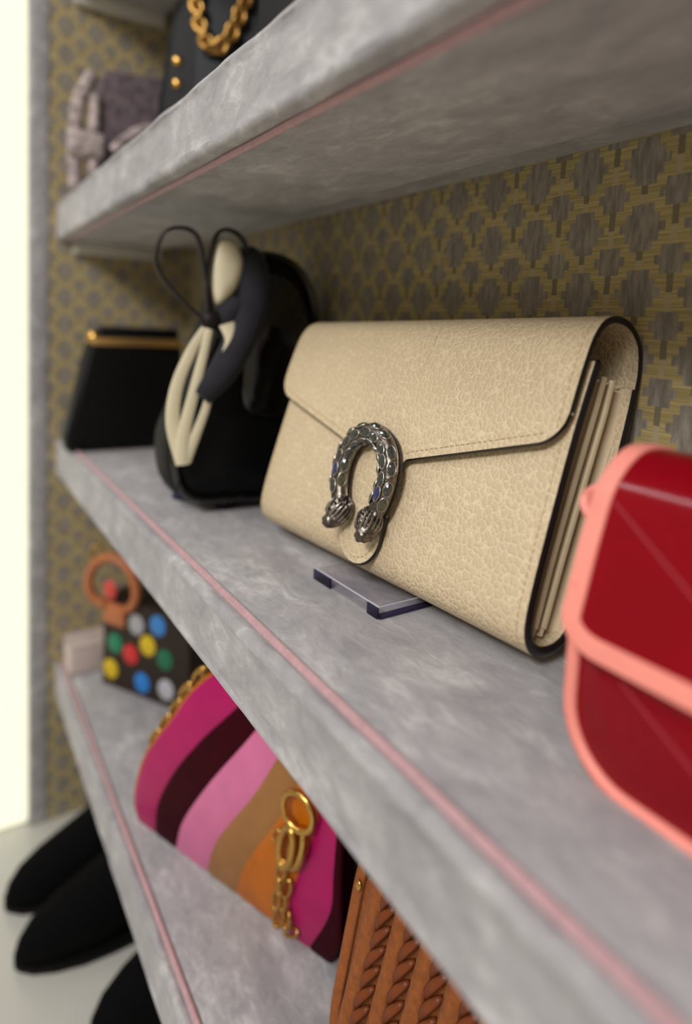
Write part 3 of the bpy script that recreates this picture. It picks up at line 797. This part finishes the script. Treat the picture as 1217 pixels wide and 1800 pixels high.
# ------------------------------------------------------------------ striped bag
SB = empty('saddle_bag', (-0.4815, 0.1319, L_), (0, 0, rad(22.0)))
tag(SB, 'pink, maroon, tan and amber striped leather bag with gold chain', 'handbag')
curves = {
 'A': [(0, 0), (.0257, .0043), (.0653, .0203), (.1057, .0479), (.1284, .0623), (.150, .082)],
 'B': [(0, .0215), (.0113, .0252), (.0336, .0324), (.0683, .0523), (.1025, .0779), (.1287, .1008), (.150, .119)],
 'C': [(0, .0455), (.0086, .0493), (.0345, .0608), (.0759, .088), (.1179, .1186), (.150, .140)],
 'D': [(0, .0785), (.0065, .0815), (.0405, .0973), (.0934, .1329), (.150, .160)],
 'E': [(0, .108), (.0086, .1112), (.0374, .1237), (.0664, .1416), (.0905, .155), (.150, .180)],
 'F': [(0, .155), (.033, .1605), (.0805, .177), (.150, .191)],
 'G': [(0, .172), (.040, .1916), (.070, .1946), (.150, .1962)],
 'H': [(0, .189), (.028, .1992), (.0775, .2000), (.150, .1985)]}
def cv(k, t):
    c_ = curves[k]
    P = cr([(a, b, 0) for a, b in c_], 8)
    for a, b in zip(P, P[1:]):
        if b.x >= t: return a.y + (b.y - a.y) * (t - a.x) / max(b.x - a.x, 1e-9)
    return P[-1].y
HT = 0.150
def front_w(s, t):
    return -0.010 * math.sin(math.pi * min(max(t / HT, 0), 1)) ** 0.7
leathers = {'magenta': mat('magenta leather', srgb(168, 16, 90), 0.38, spec=0.3, vary=0.08), 'maroon': mat('maroon leather', srgb(50, 0, 12), 0.6, spec=0.08, vary=0.1), 'rose': mat('rose pink leather', srgb(206, 108, 152), 0.36, vary=0.06), 'camel': mat('camel leather', srgb(150, 104, 58), 0.42, spec=0.3, vary=0.08), 'amber': mat('amber leather', srgb(180, 98, 10), 0.4, spec=0.3, vary=0.12)}
order = [('A', 'B', 'magenta'), ('B', 'C', 'maroon'), ('C', 'D', 'rose'), ('D', 'E', 'camel'), ('E', 'F', 'amber'), ('F', 'G', 'magenta'), ('G', 'H', 'maroon')]
for ka, kb, lm in order:
    G, N = [], []
    for i in range(7):
        g = []
        for j in range(22):
            t = 0.0015 + (HT - 0.0015) * j / 21; s = cv(ka, t) * (1 - i / 6) + cv(kb, t) * (i / 6)
            g.append(Vector((s, front_w(s, t) - (0.0008 if 0 < i < 6 else 0.0), t)))
        G.append(g); N.append([Vector((0, -1, 0))] * 22)
    a, b = sheet(G, N, 0.002, 'LRBT')
    p = part('leather_stripe', join(a, b), leathers[lm], SB, sharp=50); p['label'] = lm + ' leather stripe'
rings = []
for j in range(22):
    t = 0.0012 + (HT - 0.0005) * j / 21; s0, s1 = cv('A', min(t, HT)) + 0.001, cv('H', min(t, HT)) - 0.001; w = front_w(0, t) + 0.0015
    rings.append([(s0, w, t), (s1, w, t), (s1 + 0.001, w + 0.012, t), (s1 - 0.002, 0.034, t), (s0 + 0.004, 0.034, t), (s0 - 0.001, w + 0.012, t)])
part('body', loft(rings), leathers['maroon'], SB, sharp=40)
bind = part('side_binding', tube([(cv('A', HT * j / 30) - 0.0006, front_w(0, HT * j / 30) + 0.002, 0.002 + HT * j / 30 * 0.985) for j in range(31)], 0.0020, 8), leathers['amber'], SB)
part('side_panel', prism([(0.2005, 0.004), (0.208, 0.010), (0.211, 0.060), (0.206, 0.140), (0.2, 0.148)], 0.002, 0.032, 0.001, 1), black_leather, SB, sharp=40)
part('side_piping', tube(cr([(0.207, 0.0, 0.012), (0.2105, -0.004, 0.06), (0.208, -0.003, 0.12), (0.203, 0.0, 0.147)], 8), 0.0018, 8), patent, SB)
# chain hanging down the front: ring, long links, small links
part('chain_ring', xf(torus(0.0115, 0.0022, 24, 10), T(0.1715, -0.0165, 0.1010) @ RX(90)), gold, SB)
ln = torus(1, 0.18, 18, 8, 1.0, 0.42); ln_me = mesh('chain_link', xf(ln, SC(1))[0], ln[1], gold)
def put_link(parent, loc, rot, sc, me=ln_me):
    o = link('chain_link', me, parent); o.matrix_local = T(*loc) @ rot @ SC(sc); return o
for (s, t, w, ang, sc) in [(.1535, .066, -.0165, 78, .014), (.1605, .068, -.0150, 74, .014), (.1490, .048, -.0150, 80, .007), (.1475, .036, -.0150, 95, .006), (.1520, .036, -.013, 70, .007), (.1445, .024, -.0130, 80, .007), (.1500, .024, -.0125, 80, .006), (.1445, .010, -.010, 75, .008), (.1505, .010, -.009, 80, .007), (.1420, .066, -.013, 60, .005), (.1530, .0035, -.008, 30, .006)]:
    put_link(SB, (s + 0.010, w, t + 0.008), RX(90) @ RZ(ang) @ RX(random.uniform(-35, 35)), sc)
# chain along the left shoulder
for k in range(11):
    t = 0.148 - 0.0082 * k; s = cv('A', t) - 0.008
    put_link(SB, (s, 0.006 - 0.004 * (k % 2), t), RX(90) @ RZ(58) @ RX(70 * (k % 2) - 20), 0.0088)

# ------------------------------------------------------------------ woven suede bag
WB = empty('woven_bag', (-0.25, 0.165, L_ + 0.002), (rad(-10), 0, 0))
tag(WB, 'rust brown suede bag with laced leather ribs at bottom', 'handbag')
def wl(t): return -0.0055 + 0.022 * max(0, 1 - t / 0.045) ** 2 + 0.010 * max(0, (t - 0.10) / 0.05) ** 2
Wd_ = 0.150
outl = [(wl(0.150 * i / 14), 0.150 * i / 14) for i in range(15)]
full = outl + [(Wd_ - x, z) for x, z in outl[::-1]]
part('body', prism(full, 0.0005, 0.030, 0.002, 2), suede_brown, WB, sharp=40)
bt = [(wl(0.150 * i / 30) + 0.003, -0.001, 0.150 * i / 30) for i in range(31)]
p = part('edge_binding', tube(bt, 0.0036, 10, up=(0, -1, 0), flat=0.55), suede_brown, WB)
part('edge_piping', tube([(x - 0.0045, 0.004, z) for x, y, z in bt], 0.0014, 8), black_leather, WB)
for k in range(9):
    x0 = 0.0115 + k * 0.0188
    if x0 > Wd_ - 0.01: break
    # suede rib left of the lacing column; columns splay slightly
    def xa(t, x0=x0): return x0 + (t - 0.05) * 0.085
    rib = [(xa(0.150 * i / 24) - 0.0042 , -0.0006, 0.150 * i / 24) for i in range(25)]
    part('suede_rib', tube(rib, 0.0050, 10, up=(0, -1, 0), flat=0.55), suede_brown, WB)
lace_base = []
for i in range(9):
    q = i / 8
    lace_base.append((-0.0050 + 0.0095 * q, -0.0016 - 0.0034 * math.sin(math.pi * q), -0.0090 + 0.0185 * q ** 0.85))
lv = tube(lace_base, [0.0012, 0.0018, 0.0021, 0.0022, 0.0022, 0.0022, 0.0021, 0.0018, 0.0010], 8, up=(0, -1, 0), flat=0.55)
lace_me = mesh('lace', lv[0], lv[1], lace_brown)
tv = tube([(-0.0040 + 0.0007 * math.sin(i), -0.0032, -0.006 + 0.012 * i / 6) for i in range(7)], 0.0010, 6); thr_me = mesh('cord_loop', tv[0], tv[1], lace_brown)
for k in range(8):
    x0 = 0.0115 + k * 0.0188 + 0.0062
    if x0 > Wd_ - 0.012: break
    for j in range(13):
        t = 0.012 + j * 0.0104
        o = link('lace', lace_me, WB); o.location = (x0 + (t - 0.05) * 0.085, -0.0006, t)
        if j % 2 == 0:
            o = link('cord_loop', thr_me, WB); o.location = (x0 + (t - 0.05) * 0.085, 0.0, t)
for z_ in (0.106,):
    part('stud', xf(sphere(0.0020, 12, 8), T(0.0000, -0.0035, z_) @ SC(1, 0.6, 1.4)), gold, WB)
part('stud', xf(sphere(0.0026, 12, 8), T(0.0045, -0.0030, 0.118) @ SC(1, 0.5, 1.6)), black_leather, WB)
part('back_support', prism([(0.03, 0.0), (0.12, 0.0), (0.12, 0.12), (0.03, 0.12)], 0.030, 0.038, 0.002, 1), suede_brown, WB)

# ------------------------------------------------------------------ upper shelf: tweed bag, black chain bag, dark pouch
TB = empty('tweed_bag', (-0.690, 0.158, U_), (0, 0, rad(80)))
tag(TB, 'dark mauve tweed bag with pink and white boucle trim on upper shelf', 'handbag')
part('body', prism([(-0.030, 0.002), (0.048, 0.002), (0.044, 0.118), (-0.014, 0.118), (-0.026, 0.080)], -0.015, 0.025, 0.005, 3), mauve, TB, sharp=40)
part('boucle_trim', tube(cr([(-0.038, -0.010, 0.004), (-0.040, -0.012, 0.050), (-0.035, -0.010, 0.088), (-0.024, -0.006, 0.112)], 8), 0.0068, 10), boucle, TB)
part('boucle_trim', tube(cr([(-0.022, -0.016, 0.004), (-0.023, -0.018, 0.050), (-0.021, -0.016, 0.090)], 8), 0.0052, 10), boucle, TB)
part('boucle_cuff', box(-0.047, -0.012, -0.026, 0.0, 0.030, 0.056, 0.007, 3), boucle, TB)
part('boucle_strap', tube(cr([(-0.006, -0.022, 0.040), (0.014, -0.026, 0.058), (0.030, -0.022, 0.066)], 8), 0.0055, 10), boucle, TB)
CB = empty('chain_bag', (-0.585, 0.205, U_), (0, 0, rad(62)))
tag(CB, 'black bag with chunky gold curb chain and gold studs on upper shelf', 'handbag')
part('body', prism([(-0.036, 0.001), (0.072, 0.001), (0.072, 0.185), (0.030, 0.198), (-0.006, 0.190), (-0.026, 0.140), (-0.036, 0.070)], -0.012, 0.030, 0.006, 3), black_leather, CB, sharp=40)
part('front_panel', prism([(-0.006, 0.002), (0.066, 0.002), (0.066, 0.186), (0.0, 0.186)], -0.0165, -0.0115, 0.002, 2), navy, CB, sharp=40)
for z_ in (0.1046, 0.0857):
    part('stud', xf(sphere(0.0046, 12, 8), T(-0.0190, -0.0125, z_) @ SC(1, 0.6, 1)), gold, CB)
ck = torus(1, 0.30, 16, 8, 1.0, 0.72); ck_me = mesh('curb_link', ck[0], ck[1], gold_dull)
cp = resample(cr([(-0.003, -0.024, 0.190), (-0.004, -0.025, 0.162), (0.002, -0.026, 0.128), (0.013, -0.026, 0.112), (0.027, -0.026, 0.124), (0.039, -0.025, 0.156), (0.046, -0.024, 0.192)], 10), 24)
for i, p in enumerate(cp):
    t = (cp[min(i + 1, 23)] - cp[max(i - 1, 0)]).normalized(); an = math.degrees(math.atan2(t.z, t.x))
    o = link('curb_link', ck_me, CB); o.matrix_local = T(*p) @ RX(90) @ RZ(an) @ RX(66 if i % 2 else 14) @ RZ(24) @ SC(0.0066)
DP = empty('leather_pouch', (-0.385, 0.212, U_), (0, 0, rad(40)))
tag(DP, 'dark olive pouch partly hidden right of the gold chain bag', 'pouch')
olive = mat('dark olive leather', srgb(48, 46, 40), 0.5, vary=0.2)
part('body', prism([(-0.040, 0.001), (0.030, 0.001), (0.034, 0.060), (0.026, 0.110), (-0.032, 0.110), (-0.042, 0.060)], -0.012, 0.014, 0.006, 3), olive, DP, sharp=40)
part('flap', prism([(-0.036, 0.050), (0.030, 0.050), (0.028, 0.113), (-0.034, 0.113)], -0.0165, -0.0125, 0.0015, 2), black_leather, DP, sharp=40)

# blush block at the far end of the lowest shelf
BB = empty('display_block', (-0.742, 0.142, L_)); tag(BB, 'small blush velvet block at the far end of lowest shelf', 'display block')
part('block', box(-0.019, 0.019, -0.021, 0.021, 0.0, 0.032, 0.004, 3), blush, BB)
part('piping', xf(tube([(x, y, 0.0315) for x, y in rr_outline(-0.0185, 0.0185, -0.0205, 0.0205, 0.004)], 0.0014, 6, closed=True), T()), blush, BB)

# ------------------------------------------------------------------ boots
def boot(loc, rz, label):
    B_ = empty('ankle_boot', loc, (0, 0, rad(rz))); tag(B_, label, 'boot', 'black suede boots on the floor')
    st = [(0.000, 0.003, 0.010, 0.004, 0.008), (0.004, 0.009, 0.022, 0.004, 0.012), (0.014, 0.017, 0.034, 0.004, 0.016), (0.032, 0.024, 0.046, 0.004, 0.020), (0.055, 0.0285, 0.058, 0.004, 0.024), (0.080, 0.029, 0.074, 0.004, 0.030),
          (0.100, 0.0275, 0.100, 0.004, 0.040), (0.112, 0.0265, 0.122, 0.004, 0.05), (0.125, 0.0265, 0.128, 0.004, 0.05), (0.150, 0.0265, 0.128, 0.004, 0.05), (0.166, 0.022, 0.126, 0.004, 0.05), (0.173, 0.014, 0.124, 0.006, 0.05)]
    rings = []
    for y, hw, h_, zb, zm in st:
        r_ = []
        for k in range(24):
            a_ = 2 * math.pi * k / 24; cx, sz = math.cos(a_), math.sin(a_)
            x = hw * math.copysign(abs(cx) ** 0.8, cx); zc = (h_ + zb) / 2; zh = (h_ - zb) / 2
            tp = 1.0 - 0.22 * max(0, sz)
            r_.append((x * tp, y, zc + zh * math.copysign(abs(sz) ** 0.75, sz)))
        rings.append(r_)
    part('upper', loft(rings), black_suede, B_, sharp=80)
    sole = [[(x * 1.03, y, 0.0) for x, y in pts] for pts in ()]
    so = [(-0.003, 0.0), (0.003, 0.0)]
    left = [(-hw * 1.0, y) for y, hw, *_ in st]; right = [(hw * 1.0, y) for y, hw, *_ in st[::-1]]
    ring = left + right
    part('sole', loft([[(x, y, 0.0) for x, y in ring], [(x * 1.03, y, 0.0025) for x, y in ring], [(x, y, 0.006) for x, y in ring]]), rubber, B_, sharp=50)
    tp = [(0.0265 * math.cos(2 * math.pi * k / 24) * 0.8, 0.139 + 0.030 * math.sin(2 * math.pi * k / 24), 0.1275) for k in range(24)]
    part('cuff', tube(tp, 0.0018, 6, closed=True), black_leather, B_)
boot((-0.662, 0.053, 0.0), -2, 'black suede ankle boot farthest from the camera, nearest the light')
boot((-0.593, 0.055, 0.0), -2, 'black suede ankle boot in the middle of the three boots')
boot((-0.490, 0.098, 0.0), 3, 'black suede ankle boot cut off by the bottom edge of the picture')
